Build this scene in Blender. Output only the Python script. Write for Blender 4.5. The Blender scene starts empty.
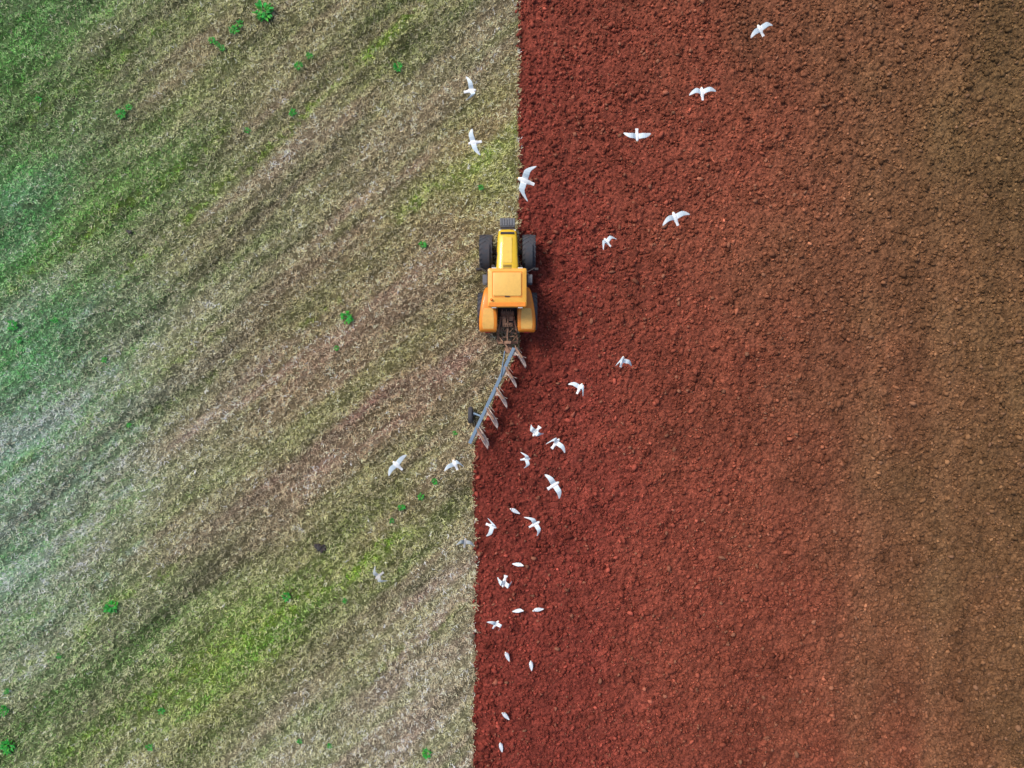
import bpy, bmesh, math, random
import numpy as np
from mathutils import Vector, Matrix, Euler
random.seed(4); RS=np.random.RandomState(7)
H=34.13
KS=0.56       # brightness calibration, photographed stubble tones -> base colours
KD=0.60       # same for the ploughed soil
scene=bpy.context.scene; COL=scene.collection
def P(px,py,z=0.0):
    f=(H-z)/H
    return ((px-512)/20*f,(384-py)/20*f)
def lin(c):
    c=np.asarray(c,dtype=float)/255.0
    return np.where(c<=0.04045,c/12.92,((c+0.055)/1.055)**2.4)
def sstep(a,b,x):
    t=np.clip((x-a)/(b-a),0,1); return t*t*(3-2*t)
# ---------------- numpy noise
def vnoise(x,y,s,seed):
    r=np.random.RandomState(seed).rand(512,512)
    x=np.asarray(x)/s+seed*7.31; y=np.asarray(y)/s+seed*3.17
    xi=np.floor(x).astype(np.int64); yi=np.floor(y).astype(np.int64)
    fx=x-xi; fy=y-yi; fx=fx*fx*(3-2*fx); fy=fy*fy*(3-2*fy)
    x0=xi%512; x1=(xi+1)%512; y0=yi%512; y1=(yi+1)%512
    return (r[x0,y0]*(1-fx)+r[x1,y0]*fx)*(1-fy)+(r[x0,y1]*(1-fx)+r[x1,y1]*fx)*fy
def cell(x,y,s,seed):
    R1=np.random.RandomState(seed).rand(256,256,3)
    x=np.asarray(x)/s+seed*5.1; y=np.asarray(y)/s+seed*2.3
    xi=np.floor(x).astype(np.int64); yi=np.floor(y).astype(np.int64)
    best=np.full(x.shape,9.0); hh=np.zeros(x.shape)
    for i in(-1,0,1):
        for j in(-1,0,1):
            q=R1[(xi+i)%256,(yi+j)%256]
            d=(xi+i+q[...,0]-x)**2+(yi+j+q[...,1]-y)**2
            m=d<best; best=np.where(m,d,best); hh=np.where(m,q[...,2],hh)
    return (1-np.clip(best,0,1)*1.15).clip(0,1)*(.35+.65*hh), hh
def rot(x,y,a): 
    return x*math.cos(a)+y*math.sin(a), -x*math.sin(a)+y*math.cos(a)
# ---------------- field layout
def bound(y):
    y=np.asarray(y,dtype=float)
    t=np.clip((1.75-y)/(1.75+3.0),0,1)
    b=0.36-(0.36+1.86)*t
    return b+(vnoise(y,y*0,0.53,11)-.5)*0.13+(vnoise(y,y*0,0.13,13)-.5)*0.06+(vnoise(y,y*0,2.5,12)-.5)*0.12
AN=math.radians(38)
def uv(x,y):
    return x*math.cos(AN)+y*math.sin(AN), -x*math.sin(AN)+y*math.cos(AN)
CP=[(20,30,106,136,84),(60,110,106,132,80),(0,210,98,146,94),(120,60,124,132,88),(30,350,124,162,124),(20,450,146,178,150),(70,490,144,168,138),
(25,560,142,172,140),(30,650,140,162,120),(200,50,136,136,92),(300,60,148,142,102),(300,150,156,148,112),(400,60,138,138,88),(450,60,152,142,108),(400,150,156,142,110),
(120,200,114,136,82),(200,240,140,140,98),(120,320,132,152,112),(200,330,148,142,112),(300,300,144,128,98),(300,380,142,124,96),(400,300,144,128,98),(430,230,148,132,98),(440,340,134,116,88),
(400,400,134,116,88),(200,430,150,142,112),(300,470,144,130,100),(100,430,142,160,128),(100,520,142,154,118),(200,520,138,136,100),
(250,640,128,146,78),(200,690,124,140,76),(300,720,156,150,122),(120,640,128,148,96),(120,740,136,142,98),(350,640,142,136,102),(430,600,158,148,120),(450,720,156,150,120),
(370,550,130,138,80),(400,500,138,134,90),(470,190,142,142,82),(440,470,142,130,98),(20,740,130,150,96),(380,700,154,148,120),(500,130,152,146,92)]
cpx=np.array([P(a,b) for a,b,*_ in CP]); cpc=np.array([lin(c[2:]) for c in CP])
cu,cv=uv(cpx[:,0],cpx[:,1])
def gl(x,y,p0,p1,w,wob=1):
    a=np.array(P(*p0)); b=np.array(P(*p1)); d=b-a; L=np.hypot(*d); d=d/L
    s=(x-a[0])*d[0]+(y-a[1])*d[1]; t=-(x-a[0])*d[1]+(y-a[1])*d[0]
    t=t+(vnoise(s,s*0,2.6,33)-.5)*.7*wob
    m=sstep(.36,.62,.45*vnoise(s/2.0,t,.45,35)+.55*vnoise(x,y,.20,36))
    return np.exp(-(t/w)**2)*sstep(-1.5,1,s)*(1-sstep(L-1,L+1.5,s))*m
def tint(x,y):
    u,v=uv(x,y)
    v2=v+(vnoise(u,v,11,21)-.5)*1.0+(vnoise(u,v,.45,20)-.5)*.16+(vnoise(u,v,1.6,19)-.5)*.25
    out=np.zeros((len(x),3)); W=np.zeros(len(x))
    for i in range(len(CP)):
        d2=((u-cu[i])/2.6)**2+((v2-cv[i])/1.3)**2
        w=1/(d2+1.0)**2
        out+=w[:,None]*cpc[i]; W+=w
    out/=W[:,None]
    n=0.26*vnoise(v2,u/16,1.2,22)+0.38*vnoise(v2,u/9,0.6,23)+0.36*vnoise(v2,u/6,0.27,24)
    n=(n-.5)*2.8
    out*=(1+0.56*n)[:,None]
    g=.45*vnoise(v2,u/14,1.3,25)+.55*vnoise(v2,u/9,.46,26)-.5
    g2=g*1.0-.12*n
    out[:,0]*=1-0.42*g2; out[:,1]*=1+0.14*g2; out[:,2]*=1-0.60*g2
    yg=lin((122,154,50))
    for p0,p1,w,k in [((110,290),(440,-10),0.28,.75),((60,760),(300,600),0.6,.6),((180,700),(300,640),0.3,.6),((270,620),(400,540),0.45,.8),((400,215),(520,130),0.4,.65),
                      ((0,300),(230,130),.3,.5),((0,690),(180,560),.35,.5),((300,325),(360,295),.22,.6),((0,480),(220,330),.3,.4),((370,680),(470,600),.25,.4),((30,120),(190,10),.35,.4),((120,440),(240,360),.2,.4)]:
        a=(gl(x,y,p0,p1,w)*k).clip(0,.9)[:,None]
        out=out*(1-a)+yg*a
    mt=lin((164,194,168))
    for p0,p1,w,k in [((0,470),(120,370),.3,.65),((0,430),(90,355),.2,.55),((0,530),(150,420),.2,.55),((0,590),(150,475),.25,.55),((0,380),(120,285),.2,.5),((20,650),(150,540),.18,.45)]:
        a=(gl(x,y,p0,p1,w)*k).clip(0,.9)[:,None]
        out=out*(1-a)+mt*a
    dk=lin((92,80,58))
    for p0,p1,w,k in [((0,230),(300,20),.3,.35),((150,430),(480,195),.35,.45),((170,560),(470,330),.3,.45),((280,600),(470,470),.25,.45),((60,300),(330,105),.2,.35),((250,420),(470,255),.2,.45),((120,700),(300,560),.18,.35)]:
        a=(gl(x,y,p0,p1,w)*k).clip(0,.9)[:,None]
        out=out*(1-a)+dk*a
    d=bound(y)-x
    a=(np.exp(-(d/0.16)**2)*0.6*sstep(.25,.6,vnoise(x,y,.3,37)))[:,None]
    out=out*(1-a)+lin((194,166,128))*a
    a=(np.exp(-((d-.5)/0.45)**2)*0.22)[:,None]
    out=out*(1-a)+lin((128,110,82))*a
    return out.clip(0.004,.9)/KS
SX=[(470,(96,42,34)),(540,(101,46,37)),(640,(103,51,39)),(740,(103,56,41)),(840,(98,61,43)),(940,(92,64,43)),(1040,(85,65,42))]
def stint(x,y):
    px=x*20+512+(vnoise(x,y,6,41)-.5)*120+(vnoise(x,y,2,49)-.5)*60+(y*2.0)
    o=np.zeros((len(x),3))
    xs=[s[0] for s in SX]; cs=np.array([lin(s[1]) for s in SX])
    for k in range(3): o[:,k]=np.interp(px,xs,cs[:,k])
    n=.5*vnoise(x,y/9,1.1,42)+.5*vnoise(x,y/5,.45,43)-.5
    o*=(1+.32*n)[:,None]
    n2=.5*vnoise(x,y,3.5,44)+.5*vnoise(x,y,.9,46)-.5
    o*=(1+.34*n2)[:,None]
    n3=.5*vnoise(x,y,.12,47)+.5*vnoise(x,y,.26,48)-.5
    o*=(1+.7*n3)[:,None]
    for bx,w,k in [(17.8,.8,.10),(21.5,.6,.12)]:
        a=(np.exp(-((x-bx+(vnoise(y,y*0,6,45)-.5)*2)/w)**2)*k)[:,None]
        o=o*(1-a)+lin((128,100,70))*a
    return o.clip(.003,.8)/KD
def sheight(x,y):
    xa,ya=rot(x,y,.6); xb,yb=rot(x,y,1.3)
    wx=x+(vnoise(x,y,.16,56)-.5)*.12; wy=y+(vnoise(x,y,.16,57)-.5)*.12
    c1,_=cell(wx,wy,.36,51); c2,_=cell(*rot(wx,wy,.7),.18,52)
    big=sstep(.35,.8,vnoise(xa,ya,.9,58))
    h=.13*c1*(.35+.85*big)+.13*c2+.03*vnoise(xb,yb,.085,53)
    h+=.05*vnoise(x,y/3,.8,55)
    h-=.14
    d=x-bound(y)
    h-=.05*np.exp(-((d-.18)/.24)**2)
    f=np.exp(-((x-.8)/.4)**4)*sstep(1.2,1.8,y)*(1-sstep(6.8,7.2,y))
    return h*(1-f)-.08*f
def gheight(x,y):
    u,v=uv(x,y)
    return .03*vnoise(x,y,.3,61)+.03*vnoise(x,y,.12,62)+.05*vnoise(v,u/4,.4,63)-.07
# ---------------- mesh helpers
def fastmesh(name,V,F,colors=None,smooth=False):
    me=bpy.data.meshes.new(name)
    V=np.ascontiguousarray(V,dtype=np.float32); F=np.ascontiguousarray(F,dtype=np.int32); k=F.shape[1]
    me.vertices.add(len(V)); me.vertices.foreach_set("co",V.ravel())
    me.loops.add(F.size); me.loops.foreach_set("vertex_index",F.ravel())
    me.polygons.add(len(F)); me.polygons.foreach_set("loop_start",np.arange(0,F.size,k,dtype=np.int32))
    me.polygons.foreach_set("loop_total",np.full(len(F),k,dtype=np.int32))
    me.update(calc_edges=True)
    if smooth: me.polygons.foreach_set("use_smooth",np.ones(len(F),dtype=bool))
    if colors is not None:
        a=me.color_attributes.new("tone",'FLOAT_COLOR','POINT')
        c=np.ones((len(V),4),dtype=np.float32); c[:,:3]=colors
        a.data.foreach_set("color",c.ravel())
    return me
def addobj(name,me,mat=None,parent=None,loc=None):
    o=bpy.data.objects.new(name,me); COL.objects.link(o)
    if mat is not None and me is not None:
        me.materials.clear(); me.materials.append(mat)
    if parent is not None: o.parent=parent
    if loc is not None: o.location=loc
    return o
class G:
    def __init__(s): s.v=[]; s.f=[]
    def add(s,vs,fs):
        b=len(s.v); s.v+= [tuple(v) for v in vs]; s.f+=[tuple(i+b for i in f) for f in fs]; return s
    def box(s,c,d,rot=None,taper=1.0):
        hx,hy,hz=d[0]/2,d[1]/2,d[2]/2
        vs=[Vector((x*hx*(taper if z>0 else 1),y*hy*(taper if z>0 else 1),z*hz)) for z in(-1,1) for y in(-1,1) for x in(-1,1)]
        if rot: 
            R=Euler(rot).to_matrix(); vs=[R@v for v in vs]
        c=Vector(c); vs=[v+c for v in vs]
        s.add(vs,[(0,2,3,1),(4,5,7,6),(0,1,5,4),(2,6,7,3),(0,4,6,2),(1,3,7,5)]); return s
    def bar(s,a,b,w,h,w2=None,h2=None):
        a=Vector(a); b=Vector(b); d=(b-a).normalized(); up=Vector((0,0,1))
        if abs(d.z)>.95: up=Vector((0,1,0))
        x=d.cross(up).normalized(); z=x.cross(d).normalized()
        vs=[p+x*sx*ww/2+z*sz*hh/2 for p,ww,hh in((a,w,h),(b,w2 or w,h2 or h)) for sz in(-1,1) for sx in(-1,1)]
        s.add(vs,[(0,1,3,2),(4,6,7,5),(0,4,5,1),(2,3,7,6),(0,2,6,4),(1,5,7,3)]); return s
    def tube(s,pts,r,n=10):
        pts=[Vector(p) for p in pts]; rs=r if isinstance(r,(list,tuple)) else [r]*len(pts)
        b=[];
        for i,p in enumerate(pts):
            d=(pts[min(i+1,len(pts)-1)]-pts[max(i-1,0)]).normalized()
            up=Vector((0,0,1)) if abs(d.z)<.9 else Vector((0,1,0))
            x=d.cross(up).normalized(); z=x.cross(d)
            b+=[p+(x*math.cos(2*math.pi*k/n)+z*math.sin(2*math.pi*k/n))*rs[i] for k in range(n)]
        f=[(i*n+k,i*n+(k+1)%n,(i+1)*n+(k+1)%n,(i+1)*n+k) for i in range(len(pts)-1) for k in range(n)]
        f+=[tuple(range(n-1,-1,-1)),tuple((len(pts)-1)*n+k for k in range(n))]
        s.add(b,f); return s
    def prism(s,poly,x0,x1):
        n=len(poly); vs=[(x0,p[0],p[1]) for p in poly]+[(x1,p[0],p[1]) for p in poly]
        f=[(i,(i+1)%n,n+(i+1)%n,n+i) for i in range(n)]+[tuple(range(n-1,-1,-1)),tuple(range(n,2*n))]
        s.add(vs,f); return s
    def loft(s,secs):
        n=len(secs[0]); b=[p for q in secs for p in q]
        f=[(i*n+k,i*n+(k+1)%n,(i+1)*n+(k+1)%n,(i+1)*n+k) for i in range(len(secs)-1) for k in range(n)]
        f+=[tuple(range(n-1,-1,-1)),tuple((len(secs)-1)*n+k for k in range(n))]
        s.add(b,f); return s
    def lathe(s,prof,n=40):
        m=len(prof); vs=[]
        for k in range(n):
            a=2*math.pi*k/n
            for ax,r in prof: vs.append((ax,r*math.cos(a),r*math.sin(a)))
        f=[(k*m+j,k*m+(j+1)%m,((k+1)%n)*m+(j+1)%m,((k+1)%n)*m+j) for k in range(n) for j in range(m)]
        s.add(vs,f); return s
    def obj(s,name,mat,parent=None,bevel=0,smooth=False,loc=None):
        me=bpy.data.meshes.new(name); me.from_pydata(s.v,[],s.f)
        bm=bmesh.new(); bm.from_mesh(me); bmesh.ops.recalc_face_normals(bm,faces=bm.faces); bm.to_mesh(me); bm.free()
        o=addobj(name,me,mat,parent,loc)
        if smooth or bevel:
            for p in me.polygons: p.use_smooth=True
            try: me.set_sharp_from_angle(angle=math.radians(40))
            except Exception: pass
        if bevel:
            m=o.modifiers.new("bevel",'BEVEL'); m.width=bevel; m.segments=3; m.limit_method='ANGLE'; m.angle_limit=math.radians(35)
        return o
# ---------------- materials
def newmat(name):
    m=bpy.data.materials.new(name); m.use_nodes=True; nt=m.node_tree
    b=nt.nodes["Principled BSDF"]; return m,nt,b
def simple(name,col,rough=.5,metal=0,dirt=.25,dcol=(0.10,0.05,0.03),scale=6,bump=.1,coat=0):
    m,nt,b=newmat(name); N=nt.nodes; L=nt.links
    tc=N.new('ShaderNodeTexCoord'); n=N.new('ShaderNodeTexNoise'); n.inputs['Scale'].default_value=scale; n.inputs['Detail'].default_value=8; n.inputs['Roughness'].default_value=.7
    L.new(tc.outputs['Object'],n.inputs['Vector'])
    r=N.new('ShaderNodeValToRGB'); r.color_ramp.elements[0].position=.42; r.color_ramp.elements[1].position=.75
    r.color_ramp.elements[0].color=(0,0,0,1); r.color_ramp.elements[1].color=(dirt,dirt,dirt,1)
    L.new(n.outputs['Fac'],r.inputs['Fac'])
    mx=N.new('ShaderNodeMix'); mx.data_type='RGBA'; mx.inputs['A'].default_value=(*col,1); mx.inputs['B'].default_value=(*dcol,1)
    L.new(r.outputs['Color'],mx.inputs['Factor']); L.new(mx.outputs['Result'],b.inputs['Base Color'])
    b.inputs['Roughness'].default_value=rough; b.inputs['Metallic'].default_value=metal
    if coat: b.inputs['Coat Weight'].default_value=coat
    bp=N.new('ShaderNodeBump'); bp.inputs['Strength'].default_value=bump; bp.inputs['Distance'].default_value=.02
    n2=N.new('ShaderNodeTexNoise'); n2.inputs['Scale'].default_value=scale*8; L.new(tc.outputs['Object'],n2.inputs['Vector'])
    L.new(n2.outputs['Fac'],bp.inputs['Height']); L.new(bp.outputs['Normal'],b.inputs['Normal'])
    return m
def ground_mat(name,s1,s2,lo,hi,bs,bd,rough=.95):
    m,nt,b=newmat(name); N=nt.nodes; L=nt.links
    tc=N.new('ShaderNodeTexCoord'); at=N.new('ShaderNodeAttribute'); at.attribute_name="tone"
    n1=N.new('ShaderNodeTexNoise'); n1.inputs['Scale'].default_value=s1; n1.inputs['Detail'].default_value=5; n1.inputs['Roughness'].default_value=.75
    v=N.new('ShaderNodeTexVoronoi'); v.inputs['Scale'].default_value=s2
    L.new(tc.outputs['Object'],n1.inputs['Vector']); L.new(tc.outputs['Object'],v.inputs['Vector'])
    r=N.new('ShaderNodeMapRange'); r.inputs['From Min'].default_value=.3; r.inputs['From Max'].default_value=.7; r.inputs['To Min'].default_value=lo; r.inputs['To Max'].default_value=hi
    L.new(n1.outputs['Fac'],r.inputs['Value'])
    sep=N.new('ShaderNodeSeparateColor'); L.new(v.outputs['Color'],sep.inputs['Color'])
    r2=N.new('ShaderNodeMapRange'); r2.inputs['To Min'].default_value=.7; r2.inputs['To Max'].default_value=1.35; L.new(sep.outputs[0],r2.inputs['Value'])
    mu=N.new('ShaderNodeMath'); mu.operation='MULTIPLY'; L.new(r.outputs['Result'],mu.inputs[0]); L.new(r2.outputs['Result'],mu.inputs[1])
    vm=N.new('ShaderNodeVectorMath'); vm.operation='SCALE'; L.new(at.outputs['Color'],vm.inputs[0]); L.new(mu.outputs[0],vm.inputs['Scale'])
    L.new(vm.outputs['Vector'],b.inputs['Base Color']); b.inputs['Roughness'].default_value=rough
    b.inputs['Specular IOR Level'].default_value=.15
    bp=N.new('ShaderNodeBump'); bp.inputs['Strength'].default_value=bs; bp.inputs['Distance'].default_value=bd
    L.new(n1.outputs['Fac'],bp.inputs['Height']); L.new(bp.outputs['Normal'],b.inputs['Normal'])
    return m
def tone_mat(name,rough=.9,spec=.1,var=.2):
    m,nt,b=newmat(name); N=nt.nodes; L=nt.links
    at=N.new('ShaderNodeAttribute'); at.attribute_name="tone"
    tc=N.new('ShaderNodeTexCoord'); n=N.new('ShaderNodeTexNoise'); n.inputs['Scale'].default_value=30; n.inputs['Detail'].default_value=2
    L.new(tc.outputs['Object'],n.inputs['Vector'])
    r=N.new('ShaderNodeMapRange'); r.inputs['To Min'].default_value=1-var; r.inputs['To Max'].default_value=1+var; L.new(n.outputs['Fac'],r.inputs['Value'])
    vm=N.new('ShaderNodeVectorMath'); vm.operation='SCALE'; L.new(at.outputs['Color'],vm.inputs[0]); L.new(r.outputs['Result'],vm.inputs['Scale'])
    L.new(vm.outputs['Vector'],b.inputs['Base Color']); b.inputs['Roughness'].default_value=rough; b.inputs['Specular IOR Level'].default_value=spec
    return m
M_soil=ground_mat("red_soil",9,14,.5,1.5,.7,.05)
M_stub=ground_mat("stubble_soil",8,16,.15,.42,.8,.04)  # ground colour darkened to paint in shade between the straw
M_clod=tone_mat("soil_clod")
M_straw=tone_mat("straw_blades",.75,spec=.25)
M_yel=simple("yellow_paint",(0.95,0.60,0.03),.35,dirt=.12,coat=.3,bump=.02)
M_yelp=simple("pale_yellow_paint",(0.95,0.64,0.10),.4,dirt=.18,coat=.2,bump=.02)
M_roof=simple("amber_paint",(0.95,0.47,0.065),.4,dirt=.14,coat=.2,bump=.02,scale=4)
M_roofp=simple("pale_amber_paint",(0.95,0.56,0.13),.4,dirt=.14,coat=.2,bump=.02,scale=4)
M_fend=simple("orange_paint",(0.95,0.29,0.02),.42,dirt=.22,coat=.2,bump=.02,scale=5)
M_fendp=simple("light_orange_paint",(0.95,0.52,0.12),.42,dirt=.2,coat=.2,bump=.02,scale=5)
M_dark=simple("dark_metal",(0.03,0.03,0.033),.6,dirt=.5,dcol=(.14,.07,.045))
M_mud=simple("muddy_steel",(0.38,0.22,0.14),.7,metal=.1,dirt=.8,dcol=(.18,.07,.04),scale=9,bump=.4)
M_leg=simple("scoured_steel",(0.60,0.50,0.43),.6,metal=.0,dirt=.85,dcol=(.26,.13,.09),scale=10,bump=.3)
M_rub=simple("tyre_rubber",(0.055,0.062,0.075),.8,dirt=.4,dcol=(.15,.08,.06),scale=5,bump=.3)
M_glass=simple("cab_glass",(0.02,0.03,0.035),.08,dirt=.1,bump=0)
M_lamp=simple("lamp_glass",(0.8,0.8,0.78),.15,dirt=.1,bump=0)
M_bea=simple("beacon_amber",(0.9,0.25,0.02),.2,dirt=.05,bump=0)
M_red=simple("red_lens",(.5,.02,.02),.2,dirt=.1,bump=0)
M_grey=simple("grey_steel",(0.16,0.17,0.19),.5,metal=.1,dirt=.5,dcol=(.12,.08,.06))
M_beam=simple("blue_grey_paint",(0.18,0.28,0.39),.5,dirt=.3,dcol=(.16,.1,.08),scale=7)
M_board=simple("worn_mouldboard",(0.80,0.68,0.60),.5,metal=.0,dirt=.85,dcol=(.34,.18,.12),scale=7,bump=.3)
M_hose=simple("hose_rubber",(0.05,0.04,0.035),.6,dirt=.4)
# ---------------- ground sheet
def axis(a,step):
    d=np.arange(-a,a+1e-6,step); o=[]; s=step; p=a
    while p<900: s*=1.25; p+=s; o.append(p)
    o=np.array(o); return np.concatenate([-o[::-1],d,o])
xs=axis(27.4,.041); ys=axis(21.0,.041)
X,Y=np.meshgrid(xs,ys,indexing='ij'); nx,ny=X.shape
x=X.ravel(); y=Y.ravel(); bnd=bound(y)
idx=np.arange(nx*ny).reshape(nx,ny)
Q=np.stack([idx[:-1,:-1],idx[1:,:-1],idx[1:,1:],idx[:-1,1:]],-1).reshape(-1,4)
soilv=(x>bnd)
fs=soilv[Q].sum(1)>=2
def part(faces,hf,cf,name,mat,smooth):
    used=np.unique(faces); rm=np.full(nx*ny,-1,dtype=np.int64); rm[used]=np.arange(len(used))
    vx=x[used]; vy=y[used]
    V=np.stack([vx,vy,hf(vx,vy)],1)
    me=fastmesh(name,V,rm[faces],cf(vx,vy),smooth=smooth)
    return addobj(name,me,mat)
soil=part(Q[fs],sheight,stint,"ploughed_ground",M_soil,True)
stub=part(Q[~fs],gheight,tint,"stubble_ground",M_stub,True)
soil["kind"]="structure"; soil["label"]="freshly ploughed dark red soil with fine clods"; soil["category"]="ploughed field"
stub["kind"]="structure"; stub["label"]="harvested stubble ground with green and tan diagonal stripes"; stub["category"]="field"
# clods
n=100000
cx=RS.uniform(-2.4,27.3,n); cy=RS.uniform(-20.9,20.9,n)
k=cx>bound(cy)-np.abs(RS.normal(0,.07,n))
intr=(cx>.35)&(cx<1.25)&(cy>2.4)&(cy<7.4); k&=~intr
k&=RS.rand(n)<(.15+1.2*vnoise(cx,cy,.6,81))
cx=cx[k]; cy=cy[k]; n=len(cx)
r=np.exp(RS.normal(math.log(.034),.50,n)).clip(.016,.13)
ph=(1+5**.5)/2
ico=np.array([(-1,ph,0),(1,ph,0),(-1,-ph,0),(1,-ph,0),(0,-1,ph),(0,1,ph),(0,-1,-ph),(0,1,-ph),(ph,0,-1),(ph,0,1),(-ph,0,-1),(-ph,0,1)])/math.hypot(1,ph)
icf=np.array([(0,11,5),(0,5,1),(0,1,7),(0,7,10),(0,10,11),(1,5,9),(5,11,4),(11,10,2),(10,7,6),(7,1,8),(3,9,4),(3,4,2),(3,2,6),(3,6,8),(3,8,9),(4,9,5),(2,4,11),(6,2,10),(8,6,7),(9,8,1)])
a=RS.uniform(0,2*math.pi,n); V=np.repeat(ico[None],n,0)*(1+RS.uniform(-.42,.42,(n,12,1)))
sc=np.stack([RS.uniform(.8,1.7,n),RS.uniform(.65,1.1,n),RS.uniform(.7,1.1,n)],1)*r[:,None]
V=V*sc[:,None,:]
ca,sa=np.cos(a)[:,None],np.sin(a)[:,None]
V=np.stack([V[...,0]*ca-V[...,1]*sa,V[...,0]*sa+V[...,1]*ca,V[...,2]],-1)
z=np.where(cx>bound(cy),sheight(cx,cy),gheight(cx,cy)+.03)+r*.45
V+=np.stack([cx,cy,z],1)[:,None,:]
F=(icf[None]+(np.arange(n)*12)[:,None,None]).reshape(-1,3)
c=stint(cx,cy)*np.exp(RS.normal(.08,.30,(n,1)))
dry=(RS.rand(n,1)<.12)*RS.uniform(.2,.5,(n,1)); c=c*(1-dry)+lin((132,98,76))/KD*dry
c=np.repeat(c,12,0)
me=fastmesh("soil_clods",V.reshape(-1,3),F,c)
o=addobj("soil_clods",me,M_clod); o["kind"]="stuff"; o["label"]="loose red soil clods scattered over the ploughed ground"; o["category"]="soil clods"
# stubble tufts
nt_=122000; per_=4
bx=RS.uniform(-27.3,.7,nt_); by=RS.uniform(-20.9,20.9,nt_)
u,v=uv(bx,by)
row=.30; vv=v+(vnoise(u,v,5,71)-.5)*.5+(vnoise(u,v,1.2,70)-.5)*.2
off=(np.round(vv/row)*row-vv)*.26*sstep(.3,1.2,bound(by)-bx)
bx+=-math.sin(AN)*off; by+=math.cos(AN)*off
k=bx<bound(by)+RS.normal(.0,.06,nt_)
k&=~((bx<-.85)&(bx>-1.65)&(by>2.6)&(by<7.3)&(RS.rand(nt_)<.8))
k&=RS.rand(nt_)<(.38+1.0*vnoise(bx,by,.27,72))
bx=bx[k]; by=by[k]; m_=len(bx)
T=tint(bx,by)
green=(T[:,1]/(T[:,0]+1e-6)); pg=sstep(.95,2.0,green)
isg=RS.rand(m_)<pg*.65
br=np.exp(RS.normal(.04,.48,m_))*(.48+1.04*vnoise(bx,by,.15,73))*(.78+.44*vnoise(bx,by,.38,74))
rep=lambda a_:np.repeat(a_,per_,0)
lum=T.mean(1,keepdims=True)
pale=lin((218,206,176))/.95*(.45+1.4*lum/.4).clip(.4,1.3); bw=((~isg)*RS.uniform(0,.75,m_)**1.8)[:,None]
c=T*br[:,None]; c=c*(1-bw)+pale*bw*RS.uniform(.45,1.3,(m_,1))
gc=T*np.array([.78,1.05,.76]); c=np.where(isg[:,None],gc*br[:,None],c)
c=rep(c)*np.exp(RS.normal(0,.16,(m_*per_,1)))
c=c.clip(.004,.88)
n=m_*per_; isg=rep(isg)
bx=rep(bx)+RS.normal(0,.034,n); by=rep(by)+RS.normal(0,.034,n)
L_=np.where(isg,RS.uniform(.05,.13,n),RS.uniform(.06,.20,n)); W_=RS.uniform(.014,.032,n)
ang=RS.uniform(0,2*math.pi,n); til=RS.uniform(.05,1.2,n)
fol=RS.rand(n)<.15; ang=np.where(fol,AN+RS.normal(0,.5,n),ang)
dx=np.cos(ang)*np.cos(til); dy=np.sin(ang)*np.cos(til); dz=np.sin(til)
px_=-np.sin(ang)*W_/2; py_=np.cos(ang)*W_/2
z0=gheight(bx,by)-.005
b0=np.stack([bx-px_,by-py_,z0],1); b1=np.stack([bx+px_,by+py_,z0],1)
t1=np.stack([bx+dx*L_+px_*.6,by+dy*L_+py_*.6,z0+dz*L_+.012],1); t0=np.stack([bx+dx*L_-px_*.6,by+dy*L_-py_*.6,z0+dz*L_+.012],1)
V=np.stack([b0,b1,t1,t0],1).reshape(-1,3); F=np.arange(4*n).reshape(n,4)
me=fastmesh("straw_stubble",V,F,np.repeat(c,4,0))
o=addobj("straw_stubble",me,M_straw); o["kind"]="stuff"; o["label"]="cut straw and short grass covering the unploughed field"; o["category"]="stubble"
# ---------------- weeds
M_weed=tone_mat("weed_leaf",.6,spec=.3)
def weed(px,py,dia):
    R=dia/45; n=int(26+90*R); g=[];f=[];cc=[]
    for i in range(n):
        a=random.uniform(0,2*math.pi); rr=R*random.random()**.6*.6; l=random.uniform(.35,.65)*max(R,.16); w=l*random.uniform(.28,.45)
        x0,y0=rr*math.cos(a),rr*math.sin(a); a2=a+random.uniform(-.9,.9); z0=random.uniform(.04,.12+.2*R)
        d=(math.cos(a2),math.sin(a2)); q=(-d[1],d[0]); up=random.uniform(.1,.5)
        pts=[(0,0,0),(.35,1,up*.8),(.75,.75,up),(1.,0,up*.6),(.75,-.75,up),(.35,-1,up*.8),(.5,0,up*.65)]
        b=len(g)
        for s,t,h in pts: g.append((x0+d[0]*s*l+q[0]*t*w/2,y0+d[1]*s*l+q[1]*t*w/2,z0+h*l))
        f+=[(b,b+1,b+6),(b+1,b+2,b+6),(b+2,b+3,b+6),(b+3,b+4,b+6),(b+4,b+5,b+6),(b+5,b,b+6)]
        k=random.uniform(.6,1.6); col=(.025*k,.32*k,.04*k) if random.random()<.75 else (.07*k,.36*k,.035*k)
        cc+=[col]*7
    me=fastmesh("weed_plant",np.array(g),np.array(f),np.array(cc))
    X0,Y0=P(px,py); o=addobj("weed_plant",me,M_weed,loc=(X0,Y0,-.02))
    o["label"]="large leafy bright green weed clump in the stubble" if dia>14 else "small leafy green weed in the stubble"; o["category"]="weed"; o["group"]="weeds growing in the stubble"
for w in [(265,13,23),(213,41,9),(223,49,8),(235,31,12),(310,57,9),(299,67,11),(293,113,10),(398,68,12),(248,131,8),(122,115,12),(130,108,8),(423,245,10),(347,318,15),(337,348,6),
    (113,606,17),(14,326,13),(105,360,8),(56,321,8),(5,710,13),(10,745,17),(287,596,12),(151,746,9),(427,752,12),(402,507,9),(421,496,9),(435,481,8),(455,433,5),(60,655,7),(163,710,9),(40,100,7),
    (218,45,7),(241,25,9),(20,340,8),(345,600,6),(330,745,7),(8,690,8),(130,425,5),(300,740,7),(392,520,6),(481,188,7)]: weed(*w)
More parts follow.
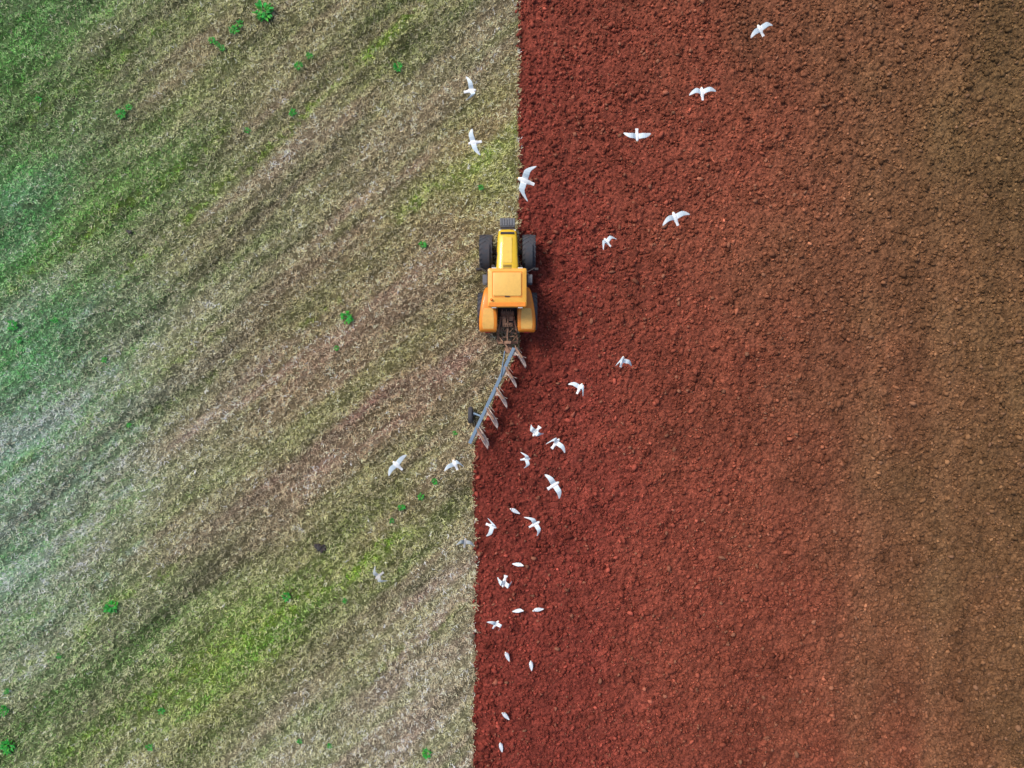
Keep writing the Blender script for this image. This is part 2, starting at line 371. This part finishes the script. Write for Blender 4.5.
# ---------------- tractor
TR=bpy.data.objects.new("tractor",None); COL.objects.link(TR); TR.location=(-.22,5.0,-.06); TR.empty_display_size=.5
TR["label"]="yellow and orange farm tractor straddling the furrow edge"; TR["category"]="tractor"
def wheel(xc,yc,r,w):
    s=1 if xc>0 else -1
    hub=G(); hub.lathe([(-.12,.0),(-.12,.17),(.12,.17),(.12,.0)],24)
    for k in range(8):
        a=k*math.pi/4; hub.tube([(s*.10,.12*math.cos(a),.12*math.sin(a)),(s*.15,.12*math.cos(a),.12*math.sin(a))],.02,6)
    h=hub.obj("wheel",M_dark,TR,loc=(xc,yc,r))
    rr=r*.56
    rim=G(); rim.lathe([(-w*.40,rr+.03),(-w*.40,rr),(-w*.1,rr-.06),(s*.06,rr-.1),(s*.06,.15),(s*.09,.15),(s*.09,rr-.08),(w*.1,rr-.05),(w*.40,rr),(w*.40,rr+.03)],40)
    rim.obj("rim",M_yel,h,smooth=True)
    t=G(); hw=w/2
    t.lathe([(-hw*.78,rr),(-hw*.95,rr+.08),(-hw,r*.80),(-hw*.92,r*.92),(-hw*.6,r*.955),(0,r*.965),(hw*.6,r*.955),(hw*.92,r*.92),(hw,r*.80),(hw*.95,rr+.08),(hw*.78,rr)],56)
    nl=20
    for k in range(nl*2):
        side=1 if k%2 else -1; a=2*math.pi*k/(nl*2); 
        def pt(ax,da,rad): return Vector((ax,rad*math.sin(a+da),rad*math.cos(a+da)))
        vs=[]
        for rad in(.92,1.0):
            for ax,da in((side*.02,.14),(side*.02,.21),(side*hw*1.0,-.04),(side*hw*1.0,-.13)):
                vs.append(pt(ax,da,r*(rad-(0.04 if abs(ax)>.1 else 0))))
        t.add(vs,[(0,1,2,3),(4,7,6,5),(0,4,5,1),(1,5,6,2),(2,6,7,3),(3,7,4,0)])
    t.obj("tyre",M_rub,h,smooth=False)
for s in(-1,1):
    wheel(s*1.04,1.47,.83,.64); wheel(s*1.09,-1.46,.93,.68)
ch=G()
ch.box((0,.1,.85),(.55,4.6,.45)); ch.box((0,1.45,.75),(1.6,.22,.25)); ch.box((0,-1.46,.95),(1.6,.34,.42)); ch.box((0,-1.8,1.05),(.75,.9,.5))
ch.box((0,2.45,.85),(.7,.35,.4)); ch.obj("chassis",M_dark,TR,bevel=.03)
for s in(-1,1):
    tk=G(); tk.box((s*.72,.1,.85),(.55,1.15,.62)); tk.obj("fuel_tank",M_dark,TR,bevel=.06)
    st=G(); 
    for i in range(3): st.box((s*1.08,.1,.5+.28*i),(.25,.42,.04))
    st.bar((s*1.0,-.12,.45),(s*1.0,-.12,1.2),.04,.04).bar((s*1.0,.32,.45),(s*1.0,.32,1.2),.04,.04); st.obj("step",M_grey,TR,bevel=.005)
    G().box((s*.80,-.62,1.45),(.20,1.2,.08)).obj("cab_sill",M_dark,TR,bevel=.02)
fw=G(); fw.box((0,2.80,.86),(.72,.36,.44))
for i in range(6): fw.box((-.31+.124*i,2.86,.88),(.112,.38,.46))
fw.obj("front_weight",M_grey,TR,bevel=.025)
secs=[]
for yy,hw,zt in [(2.40,.36,1.50),(2.30,.43,1.66),(2.0,.47,1.76),(1.4,.50,1.84),(.7,.53,1.90),(.32,.55,1.93)]:
    zb=1.0; q=[(-hw,zb),(-hw,zt-.24),(-hw*.95,zt-.09),(-hw*.80,zt-.02),(-hw*.3,zt),(hw*.3,zt),(hw*.80,zt-.02),(hw*.95,zt-.09),(hw,zt-.24),(hw,zb)]
    secs.append([(a_,yy,b_) for a_,b_ in q])
bo=G().loft(secs).obj("bonnet",M_yel,TR,smooth=True)
gr=G(); gr.box((0,2.415,1.28),(.5,.03,.42)); 
for i in range(6): gr.box((0,2.435,1.12+.06*i),(.46,.02,.02))
gr.obj("grille",M_dark,bo)
ve=G()
for yy in np.linspace(.48,.62,3): ve.box((0,yy,1.91),(.40,.03,.035),rot=(-.08,0,0))
ve.obj("vent",M_dark,bo)
ns=G(); ns.box((0,2.18,1.71),(.66,.12,.06),rot=(-.45,0,0)); ns.obj("nose_panel",M_dark,bo,bevel=.01)
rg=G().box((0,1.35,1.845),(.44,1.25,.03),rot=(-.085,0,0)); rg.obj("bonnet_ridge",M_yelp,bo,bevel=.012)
for s in(-1,1):
    G().box((s*.35,2.35,1.45),(.12,.09,.16)).obj("headlight",M_lamp,bo,bevel=.02)
    G().box((s*.475,1.15,1.745),(.07,.95,.05),rot=(-.085,s*.9,s*.045)).obj("side_strip",M_dark,bo,bevel=.01)
    sv=G()
    for i in range(5): sv.box((s*.51,1.25+.13*i,1.45),(.03,.07,.32))
    sv.obj("side_vent",M_dark,bo)
    m=G(); arc=[(1.45+.88*math.cos(t),.81+.88*math.sin(t)) for t in np.linspace(math.radians(75),math.radians(165),9)]
    arc2=[(1.45+.91*math.cos(t),.81+.91*math.sin(t)) for t in np.linspace(math.radians(165),math.radians(75),9)]
    m.prism(arc+arc2,s*.86,s*1.20); m.obj("front_mudguard",M_rub,TR,smooth=True)
G().tube([(.66,.42,1.3),(.66,.42,2.45)],.07,14).tube([(.66,.42,2.4),(.66,.42,2.75),(.66,.36,2.88)],.045,12).obj("exhaust_pipe",M_dark,TR,smooth=True)
G().tube([(-.66,.5,1.4),(-.66,.5,2.1)],.05,12).tube([(-.66,.5,2.1),(-.66,.5,2.24)],.09,14).obj("air_intake",M_dark,TR,smooth=True)
# cab
cb=G(); cb.box((0,-.6,1.25),(1.45,1.6,.5)); 
for s in(-1,1):
    cb.bar((s*.70,.18,1.3),(s*.76,.10,2.86),.08,.08).bar((s*.72,-.62,1.3),(s*.78,-.62,2.86),.06,.06).bar((s*.70,-1.38,1.3),(s*.76,-1.36,2.86),.08,.08)
cab=cb.obj("cab",M_dark,TR,bevel=.01)
G().prism([(.14,1.5),(.07,2.84),(-1.33,2.84),(-1.36,1.5)],-.69,.69).obj("window",M_glass,cab)
def rr_sec(hx,y0,y1,z,rad,n=6):
    o=[]
    for cx_,cy_,a0 in((hx-rad,y1-rad,0),(-hx+rad,y1-rad,90),(-hx+rad,y0+rad,180),(hx-rad,y0+rad,270)):
        for i in range(n):
            a=math.radians(a0+90*i/(n-1)); o.append((cx_+rad*math.cos(a),cy_+rad*math.sin(a),z))
    return o
rf=[rr_sec(.85,-1.45,.25,2.86,.08),rr_sec(.89,-1.49,.29,2.89,.09),rr_sec(.89,-1.49,.29,2.98,.09),rr_sec(.88,-1.47,.28,3.02,.08),rr_sec(.84,-1.42,.23,3.045,.08),rr_sec(.5,-1.0,-.2,3.055,.1)]
roof=G().loft(rf).obj("roof",M_roof,cab,smooth=True)
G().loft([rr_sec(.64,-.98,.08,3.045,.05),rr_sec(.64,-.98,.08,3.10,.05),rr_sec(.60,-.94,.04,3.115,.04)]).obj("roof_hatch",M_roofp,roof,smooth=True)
hs=G()
for q in((-.67,),(.67,)): hs.box((q[0],-.45,3.056),(.03,1.12,.012))
hs.box((0,.12,3.056),(1.36,.03,.012)); hs.box((0,-1.03,3.056),(1.36,.03,.012)); hs.obj("hatch_seal",M_fend,roof)
G().box((0,-1.00,3.105),(.22,.04,.03)).obj("hatch_handle",M_dark,roof)
G().box((0,-1.37,3.03),(1.70,.20,.06)).obj("rear_spoiler",M_fend,roof,bevel=.02)
for s in(-1,1):
    G().box((s*.6,.305,2.94),(.22,.05,.09)).obj("work_lamp",M_lamp,roof,bevel=.01)
    G().box((s*.6,-1.505,2.94),(.22,.05,.09)).obj("work_lamp",M_lamp,roof,bevel=.01)
    mi=G(); mi.tube([(s*.78,.12,2.55),(s*1.2,.34,2.5),(s*1.28,.36,2.4)],.03,8); mi.box((s*1.32,.36,2.25),(.26,.10,.36)); mi.obj("mirror",M_dark,cab,bevel=.01)
G().tube([(-.72,-1.15,3.04),(-.72,-1.15,3.09)],.06,14).tube([(-.72,-1.15,3.09),(-.72,-1.15,3.2)],[.055,.045],14).obj("beacon",M_bea,roof,smooth=True)
for s in(-1,1):
    secs=[]
    for yy,xi,xo,zt in [(-.36,.66,.98,1.56),(-.42,.62,1.06,1.70),(-.60,.60,1.13,1.84),(-.85,.58,1.18,1.92),(-1.15,.55,1.24,1.965),(-1.55,.52,1.30,1.97),(-1.90,.50,1.34,1.94),(-2.22,.50,1.35,1.88),(-2.42,.50,1.34,1.80),(-2.50,.53,1.31,1.68),(-2.52,.58,1.26,1.50)]:
        w_=xo-xi; q=[(xi,zt-.10),(xi,zt-.03),(xi+.05*w_,zt-.008),(xi+.15*w_,zt),(xo-.22*w_,zt),(xo-.10*w_,zt-.02),(xo-.03*w_,zt-.06),(xo,zt-.14),(xo-.05,zt-.14),(xo-.12*w_,zt-.10)]
        secs.append([(s*a_,yy,b_) for a_,b_ in q])
    fe=G().loft(secs).obj("rear_fender",M_fend,TR,smooth=True)
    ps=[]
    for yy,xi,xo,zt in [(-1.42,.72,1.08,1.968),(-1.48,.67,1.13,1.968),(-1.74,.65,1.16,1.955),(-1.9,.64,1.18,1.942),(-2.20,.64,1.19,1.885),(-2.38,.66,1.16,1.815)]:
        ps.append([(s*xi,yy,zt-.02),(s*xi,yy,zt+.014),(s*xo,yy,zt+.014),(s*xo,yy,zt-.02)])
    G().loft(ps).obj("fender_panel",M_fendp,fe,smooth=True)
    G().box((s*.93,-2.53,1.50),(.26,.05,.11)).obj("tail_light",M_red,fe,bevel=.01)
    G().prism([(-.45,1.5),(-.85,1.84),(-1.8,1.86),(-2.3,1.6),(-2.2,1.2),(-.5,1.2)],s*.475,s*.505).obj("fender_wall",M_fend,fe)
lk=G()
lk.box((0,-1.62,1.33),(.62,.22,.06)); lk.box((-.16,-1.9,1.36),(.16,.3,.16)); lk.box((.18,-1.86,1.38),(.2,.22,.18)); lk.tube([(.02,-1.7,1.4),(.02,-2.1,1.4)],.05,10)
for s in(-1,1):
    lk.bar((s*.38,-1.9,.62),(s*.50,-2.95,.68),.09,.12); lk.bar((s*.30,-1.8,1.32),(s*.44,-2.45,1.28),.09,.10); lk.tube([(s*.44,-2.42,1.28),(s*.43,-2.5,.66)],.035,8)
    lk.tube([(s*.22,-1.75,.9),(s*.30,-2.35,1.25)],.05,10); lk.bar((s*.48,-2.6,.9),(s*.2,-3.0,1.35),.05,.05)
lk.bar((0,-2.1,1.2),(0,-2.95,1.25),.08,.07); lk.tube([(-.36,-1.8,1.32),(.36,-1.8,1.32)],.06,10); lk.box((0,-2.0,.5),(.22,.7,.08)); lk.box((0,-2.15,1.35),(.5,.2,.12)); lk.tube([(-.46,-2.95,.68),(.46,-2.95,.68)],.03,8)
for i in range(6): lk.box((-.25+.1*i,-1.5-.06*(i%2),1.42),(.05,.14,.14))
lk.bar((-.42,-2.35,1.0),(.42,-2.55,1.0),.06,.06).bar((-.30,-2.75,1.1),(.34,-2.68,1.1),.05,.06).bar((-.4,-2.95,.8),(.3,-2.3,1.3),.04,.04)
lk.obj("linkage",M_mud,TR,bevel=.006)
ho=G()
for i in range(6):
    x0=-.25+.10*i
    ho.tube([(x0,-2.15,1.42),(x0*1.3,-2.4,1.62),(x0*.8+.06*math.sin(i*2),-2.7,1.55),(x0*.9,-2.9,1.42),(x0*.5+.05,-3.2,1.3)],.013,6)
ho.obj("hydraulic_hose",M_hose,TR,smooth=True)
# ---------------- plough
PO=Vector((-.20,2.0,0))
PL=bpy.data.objects.new("reversible_plough",None); COL.objects.link(PL); PL.location=PO
PL["label"]="muddy blue-grey five furrow reversible plough hitched behind tractor"; PL["category"]="plough"
def L3(x_,y_,z_): return Vector((x_,y_,z_))-PO
h=G()
h.box(L3(-.2,2.02,.72),(1.0,.12,.14)); h.box(L3(-.2,2.0,1.25),(.32,.14,.24))
for s in(-1,1):
    h.bar(L3(-.2+s*.45,2.0,.68),L3(-.2+s*.12,1.98,1.3),.08,.10); h.tube([L3(-.2+s*.5,2.1,.68),L3(-.2+s*.42,2.1,.68)],.05,10)
h.tube([L3(-.2,2.05,1.05),L3(-.15,1.55,1.05)],.13,16); h.box(L3(-.1,1.62,1.05),(.50,.26,.30)); h.tube([L3(-.35,1.95,1.3),L3(-.05,1.5,1.25)],.04,10)
h.obj("headstock",M_mud,PL,bevel=.012)
A=L3(.10,1.74,1.22); B=L3(-2.04,-2.86,1.22)
bm_=G().bar(A,B,.16,.20)
bm_.bar(L3(-.35,1.6,1.26),A.lerp(B,.30)+Vector((0,0,.14)),.05,.08)
beam=bm_.obj("beam",M_beam,PL,bevel=.012)
DZ=Vector((0,0,-.10))
for i,t in enumerate([.06,.27,.48,.69,.90]):
    c0=A.lerp(B,t)+Vector((.08,0,0))+DZ
    fr=G()
    fr.box(c0+Vector((.06,0,0)),(.18,.18,.26))
    for sg in(-1,1):
        fr.bar(c0+Vector((.12,.02,sg*.05)),c0+Vector((.28,-.14,sg*.48)),.05,.13); fr.bar(c0+Vector((.28,-.14,sg*.46)),c0+Vector((.26,-.04,sg*.80)),.05,.13)
    fr.tube([c0+Vector((.10,-.02,.14)),c0+Vector((.62,-.22,.60))],[.034,.018],8)
    b_=fr.obj("plough_body",M_leg,PL,bevel=.004)
    for sg in(-1,1):
        m=G(); nu,nv=16,7; vs=[]
        for iu in range(nu+1):
            uu=iu/nu
            for iv in range(nv+1):
                vv_=iv/nv
                env=math.sin(math.pi*min(1,max(.015,.04+uu*.955)))**.9
                xx=.12+.50*uu**1.15-.03*math.sin(math.pi*vv_)+ (vv_-.30)*.20*env*(.5+.5*uu)
                yy=.34-1.02*uu-.06*vv_*(1-uu)+ .06*vv_*uu
                hh=.44*env*vv_
                zz=sg*(.98-hh-.16*uu) 
                vs.append(c0+Vector((xx,yy,zz)))
        m.add(vs,[(a_*(nv+1)+b2,(a_+1)*(nv+1)+b2,(a_+1)*(nv+1)+b2+1,a_*(nv+1)+b2+1) for a_ in range(nu) for b2 in range(nv)])
        mo=m.obj("mouldboard",M_board,b_,smooth=True); sd=mo.modifiers.new("thick",'SOLIDIFY'); sd.thickness=.02; sd.offset=0
        sh=G(); top=[(.06,.38,1.0),(.16,.24,1.01),(.46,-.20,1.02),(.40,-.26,.99),(.12,.14,.97)]
        sh.add([c0+Vector((q_[0],q_[1],sg*q_[2])) for q_ in top]+[c0+Vector((q_[0],q_[1],sg*(q_[2]-.02))) for q_ in top],[(0,1,2,3,4),(9,8,7,6,5),(0,5,6,1),(1,6,7,2),(2,7,8,3),(3,8,9,4),(4,9,5,0)])
        sh.obj("share",M_mud,b_)
    # one short skimmer in front of each working body
    sk=G(); sk.bar(c0+Vector((.06,.12,-.05)),c0+Vector((.26,.26,-.58)),.03,.04); sk.bar(c0+Vector((.20,.36,-.66)),c0+Vector((.44,.06,-.60)),.02,.16,.015,.04)
    sk.obj("skimmer",M_board,b_)
wx,wy=P(470.5,415,.5); hubc=L3(wx,wy,.40)
dw=G().lathe([(-.11,.0),(-.11,.12),(.11,.12),(.11,0)],20); 
dwo=dw.obj("depth_wheel",M_grey,PL,loc=hubc)
G().lathe([(-.08,.22),(-.10,.26),(-.11,.36),(-.07,.41),(0,.42),(.07,.41),(.11,.36),(.10,.26),(.08,.22)],36).obj("tyre",M_rub,dwo,smooth=True)
G().lathe([(-.07,.24),(-.03,.1),(.03,.1),(.07,.24)],30).obj("rim",M_grey,dwo,smooth=True)
cA=A.lerp(B,.72)
G().bar(cA,hubc+Vector((.2,.1,.45)),.08,.1).bar(hubc+Vector((.2,.1,.45)),hubc+Vector((.16,0,0)),.06,.08).tube([hubc+Vector((0,0,0)),hubc+Vector((.2,0,0))],.03,8).obj("wheel_arm",M_beam,PL,bevel=.008)
# ---------------- gulls
M_gull=tone_mat("gull_feathers",.7,spec=.2,var=.06)
def ring(cx_,y_,z_,rx,rz,n=12): return [(cx_+rx*math.cos(2*math.pi*k/n),y_,z_+rz*math.sin(2*math.pi*k/n)) for k in range(n)]
def gull_mesh(kind,wl=None,wr=None,juv=False,fan=.09):
    g=G()
    if kind=='fly':
        g.loft([ring(0,y_,z_,a_,b_) for y_,z_,a_,b_ in[(-.37,.0,fan*.80,.008),(-.32,0,fan*.85,.010),(-.22,0,.066,.030),(-.10,-.0,.096,.075),(.02,.0,.116,.100),(.11,.01,.106,.090),(.17,.022,.080,.068),(.21,.03,.066,.058),(.25,.03,.052,.046),(.28,.022,.024,.020),(.32,.010,.010,.010)]])
        for s,w in((-1,wl),(1,wr)):
            secs=[]
            for x_,y_,z_,ch_,th in w:
                n=10; q=[]
                for k in range(n):
                    a=2*math.pi*k/n; q.append((s*x_,y_+ch_/2*math.cos(a)-.0,z_+th*math.sin(a)+.006*math.cos(a)))
                secs.append(q)
            g.loft(secs)
    else:
        g.loft([ring(0,y_,z_,a_,b_) for y_,z_,a_,b_ in[(-.33,.20,.018,.008),(-.24,.215,.045,.018),(-.14,.23,.08,.045),(-.02,.235,.105,.078),(.08,.25,.10,.08),(.14,.28,.072,.06),(.17,.33,.052,.045),(.19,.37,.048,.042),(.225,.38,.036,.030),(.25,.372,.012,.012),(.29,.365,.007,.008)]])
        for s in(-1,1):
            g.loft([ring(s*.045,.08,.255,.03,.05),ring(s*.068,-.02,.25,.040,.06),ring(s*.058,-.16,.24,.03,.035),ring(s*.025,-.30,.225,.016,.014),ring(s*.01,-.37,.215,.007,.007)])
            g.tube([(s*.035,.0,.2),(s*.035,-.015,.10),(s*.035,.0,.0)],[.016,.010,.010],6); g.tube([(s*.035,-.01,.004),(s*.04,.05,.004)],[.012,.014],6)
    me=bpy.data.meshes.new("tmp"); me.from_pydata(g.v,[],g.f)
    bm=bmesh.new(); bm.from_mesh(me); bmesh.ops.recalc_face_normals(bm,faces=bm.faces); bm.to_mesh(me); bm.free()
    o=bpy.data.objects.new("tmp",me); COL.objects.link(o)
    r=o.modifiers.new("r",'REMESH'); r.mode='VOXEL'; r.voxel_size=.0085; r.use_smooth_shade=True
    dg=bpy.context.evaluated_depsgraph_get(); m2=bpy.data.meshes.new_from_object(o.evaluated_get(dg)); m2.name="seagull"
    bpy.data.objects.remove(o)
    nv=len(m2.vertices); co=np.zeros(nv*3,dtype=np.float32); m2.vertices.foreach_get("co",co); co=co.reshape(-1,3)
    c=np.tile(np.array([.94,.96,.96]),(nv,1))
    ax=np.abs(co[:,0])
    if kind=='fly':
        mant=sstep(.09,.14,ax)*(1-.6*sstep(.40,.55,ax))
        c=c*(1-mant[:,None])+np.array([.66,.77,.83])*mant[:,None]
        tip=sstep(.63,.67,ax)[:,None]; c=c*(1-tip*.3)+np.array([.10,.11,.12])*tip*.3
        bk=(co[:,1]>.275)&(ax<.03)
    else:
        mant=sstep(.02,.035,ax)*(co[:,1]<.1)*(co[:,2]>.2); c=c*(1-mant[:,None])+np.array([.76,.84,.89])*mant[:,None]
        bk=(co[:,1]>.248)|(co[:,2]<.15)
    if juv: c=c*np.array([.56,.54,.52])
    c[bk]=(.75,.35,.04)
    a=m2.color_attributes.new("tone",'FLOAT_COLOR','POINT'); cc=np.ones((nv,4),dtype=np.float32); cc[:,:3]=c; a.data.foreach_set("color",cc.ravel())
    m2.materials.clear(); m2.materials.append(M_gull)
    return m2
def wing(ext=1.,fwd=.06,back=.10,dih=.10,cw=1.0):
    e=ext
    q=[(.02,.01,.01,.24,.026),(.12*e,.02+fwd*.4,.02+dih*.45,.25,.020),(.24*e,.0+fwd,.03+dih*.95,.25,.016),(.34*e,.0+fwd*1.1,.03+dih*1.1,.24,.013),
            (.44*e,-.0+fwd-back*.35,.03+dih*.95,.215,.011),(.54*e,-.02+fwd-back*.9,.03+dih*.65,.175,.010),(.62*e,-.04+fwd-back*1.4,.03+dih*.35,.125,.009),(.69*e,-.065+fwd-back*1.8,.03+dih*.15,.06,.008)]
    return [(a_,b_,c_,d_*cw,e_) for a_,b_,c_,d_,e_ in q]
W=wing
V={ 'glide':gull_mesh('fly',W(1,.05,.06,.12),W(1,.05,.04,.10),fan=.08),
    'broad':gull_mesh('fly',W(1,.02,.03,.10,1.1),W(1,.03,.05,.14,1.1),fan=.10),
    'fwd':gull_mesh('fly',W(.95,.08,.04,.12,1.05),W(.98,.06,.0,.16,1.0),fan=.07),
    'swept':gull_mesh('fly',W(.95,.02,.16,.14),W(.90,.04,.10,.16),fan=.07),
    'mbent':gull_mesh('fly',W(.86,.09,.16,.16),W(.9,.07,.12,.14),fan=.08),
    'asym':gull_mesh('fly',W(1,.04,.06,.12),W(.58,.11,.20,.24),fan=.08),
    'asym2':gull_mesh('fly',W(.56,.09,.22,.24),W(.97,.04,.05,.14),fan=.10),
    'up':gull_mesh('fly',W(.56,.05,.08,.38,1.1),W(.62,.02,.06,.36,1.1),fan=.13),
    'stand':gull_mesh('stand'),
    'juv':gull_mesh('fly',W(.8,.06,.14,.2),W(.9,.05,.10,.15),juv=True)}
SP={'glide':1.38,'broad':1.38,'fwd':1.33,'swept':1.28,'mbent':1.22,'asym':1.10,'asym2':1.08,'up':.85,'juv':1.17}
GU=[(760,30,27,33,0,'broad',4.5,6),(702,93,27,6,0,'fwd',4,0),(637,136,28,2,1,'broad',4,-5),(675,218,31,22,0,'glide',4.5,8),(607,242,20,38,0,'mbent',2.5,20),
(471,91,22,-82,0,'asym',3.5,15),(474,143,30,-75,1,'glide',4,10),(525,181,35,70,0,'swept',5,-8),(622,361,19,-15,0,'asym2',2.5,25),(580,388,20,-30,0,'asym',2.5,-22),
(536,432,16,-35,1,'up',1.8,10),(556,443,21,-38,0,'asym2',2,0),(526,459,17,-80,0,'mbent',1.8,25),(554,485,29,-58,0,'broad',3.5,8),(397,465,27,48,0,'fwd',3.5,10),
(455,464,20,22,0,'asym',2.5,0),(492,526,19,72,1,'asym2',2,10),(535,524,24,-62,0,'swept',2.4,10),(465,542,18,-8,0,'juv',1.8,8),(379,576,19,-50,1,'juv',2.2,10),
(504,582,16,-18,1,'up',1.5,-8),(496,624,17,-35,0,'asym',1.6,25)]
for px,py,sp,an,fl,k,hz,bank in GU:
    X0,Y0=P(px,py,hz)
    o=addobj("seagull",V[k],None,loc=(X0,Y0,hz))
    s=(sp/20*(H-hz)/H)/SP[k]; s=min(max(s,.75),1.2); o.scale=(s,s,s)
    o.rotation_euler=Euler((math.radians(random.uniform(-4,8)),math.radians(bank),math.radians(an+180*fl)),'XYZ')
    over="the stubble" if px<475 or (py<240 and px<515) else "the red ploughed soil"
    o["label"]=("greyish young seagull flapping low over " if k=='juv' else "white seagull with wings spread flying over ")+over
    o["category"]="seagull"; o["group"]="seagulls following the plough"
for px,py,an in[(514,510,60),(519,564,-95),(519,609,-80),(537,609,95),(507,654,20),(531,663,5),(505,713,40),(501,745,10)]:
    X0,Y0=P(px,py,.1); o=addobj("seagull",V['stand'],None,loc=(X0,Y0,float(sheight(np.array([X0]),np.array([Y0]))[0])+.0))
    o.rotation_euler=(0,0,math.radians(an)); o.scale=(.95,.95,.95)
    o["label"]="white seagull with folded wings standing on red ploughed soil"; o["category"]="seagull"; o["group"]="seagulls following the plough"
for px,py,r_ in[(321,548,.2),(318,546,.12),(130,232,.1)]:
    bm=bmesh.new(); bmesh.ops.create_icosphere(bm,subdivisions=3,radius=r_)
    for v_ in bm.verts:
        q=v_.co.copy(); v_.co*=1+.35*(math.sin(q.x*31+px)*math.sin(q.y*27)+.5*math.sin(q.z*40+q.x*50)); v_.co.z*=.5; v_.co.x*=1.3
    me=bpy.data.meshes.new("mud_lump"); bm.to_mesh(me); bm.free(); X0,Y0=P(px,py)
    o=addobj("mud_lump",me,M_dark,loc=(X0,Y0,.05)); o["label"]="dark lump of mud lying on the stubble"; o["category"]="mud lump"; o["group"]="mud lumps on the stubble"
# ---------------- light, camera
w=bpy.data.worlds.new("World"); scene.world=w; w.use_nodes=True; nt=w.node_tree
sky=nt.nodes.new('ShaderNodeTexSky'); sky.sky_type='NISHITA'; sky.sun_disc=False
EL=math.radians(50); AZ=math.radians(-50)
sky.sun_elevation=EL; sky.sun_rotation=AZ; sky.air_density=1; sky.dust_density=3
nt.links.new(sky.outputs['Color'],nt.nodes['Background'].inputs['Color']); nt.nodes['Background'].inputs['Strength'].default_value=.14
sd=bpy.data.lights.new("sun",'SUN'); sd.energy=2.1; sd.angle=math.radians(15); sd.color=(1,.94,.86)
so=bpy.data.objects.new("sun",sd); COL.objects.link(so)
dv=Vector((math.sin(AZ)*math.cos(EL),math.cos(AZ)*math.cos(EL),math.sin(EL)))
so.rotation_euler=dv.to_track_quat('Z','Y').to_euler(); so.location=(0,0,60)
cd=bpy.data.cameras.new("camera"); cd.lens=24; cd.sensor_width=36; cd.clip_end=3000
co_=bpy.data.objects.new("camera",cd); COL.objects.link(co_); co_.location=(0,0,H); co_.rotation_euler=(0,0,0); scene.camera=co_
scene.view_settings.view_transform='Standard'; scene.view_settings.look='None'; scene.view_settings.exposure=0
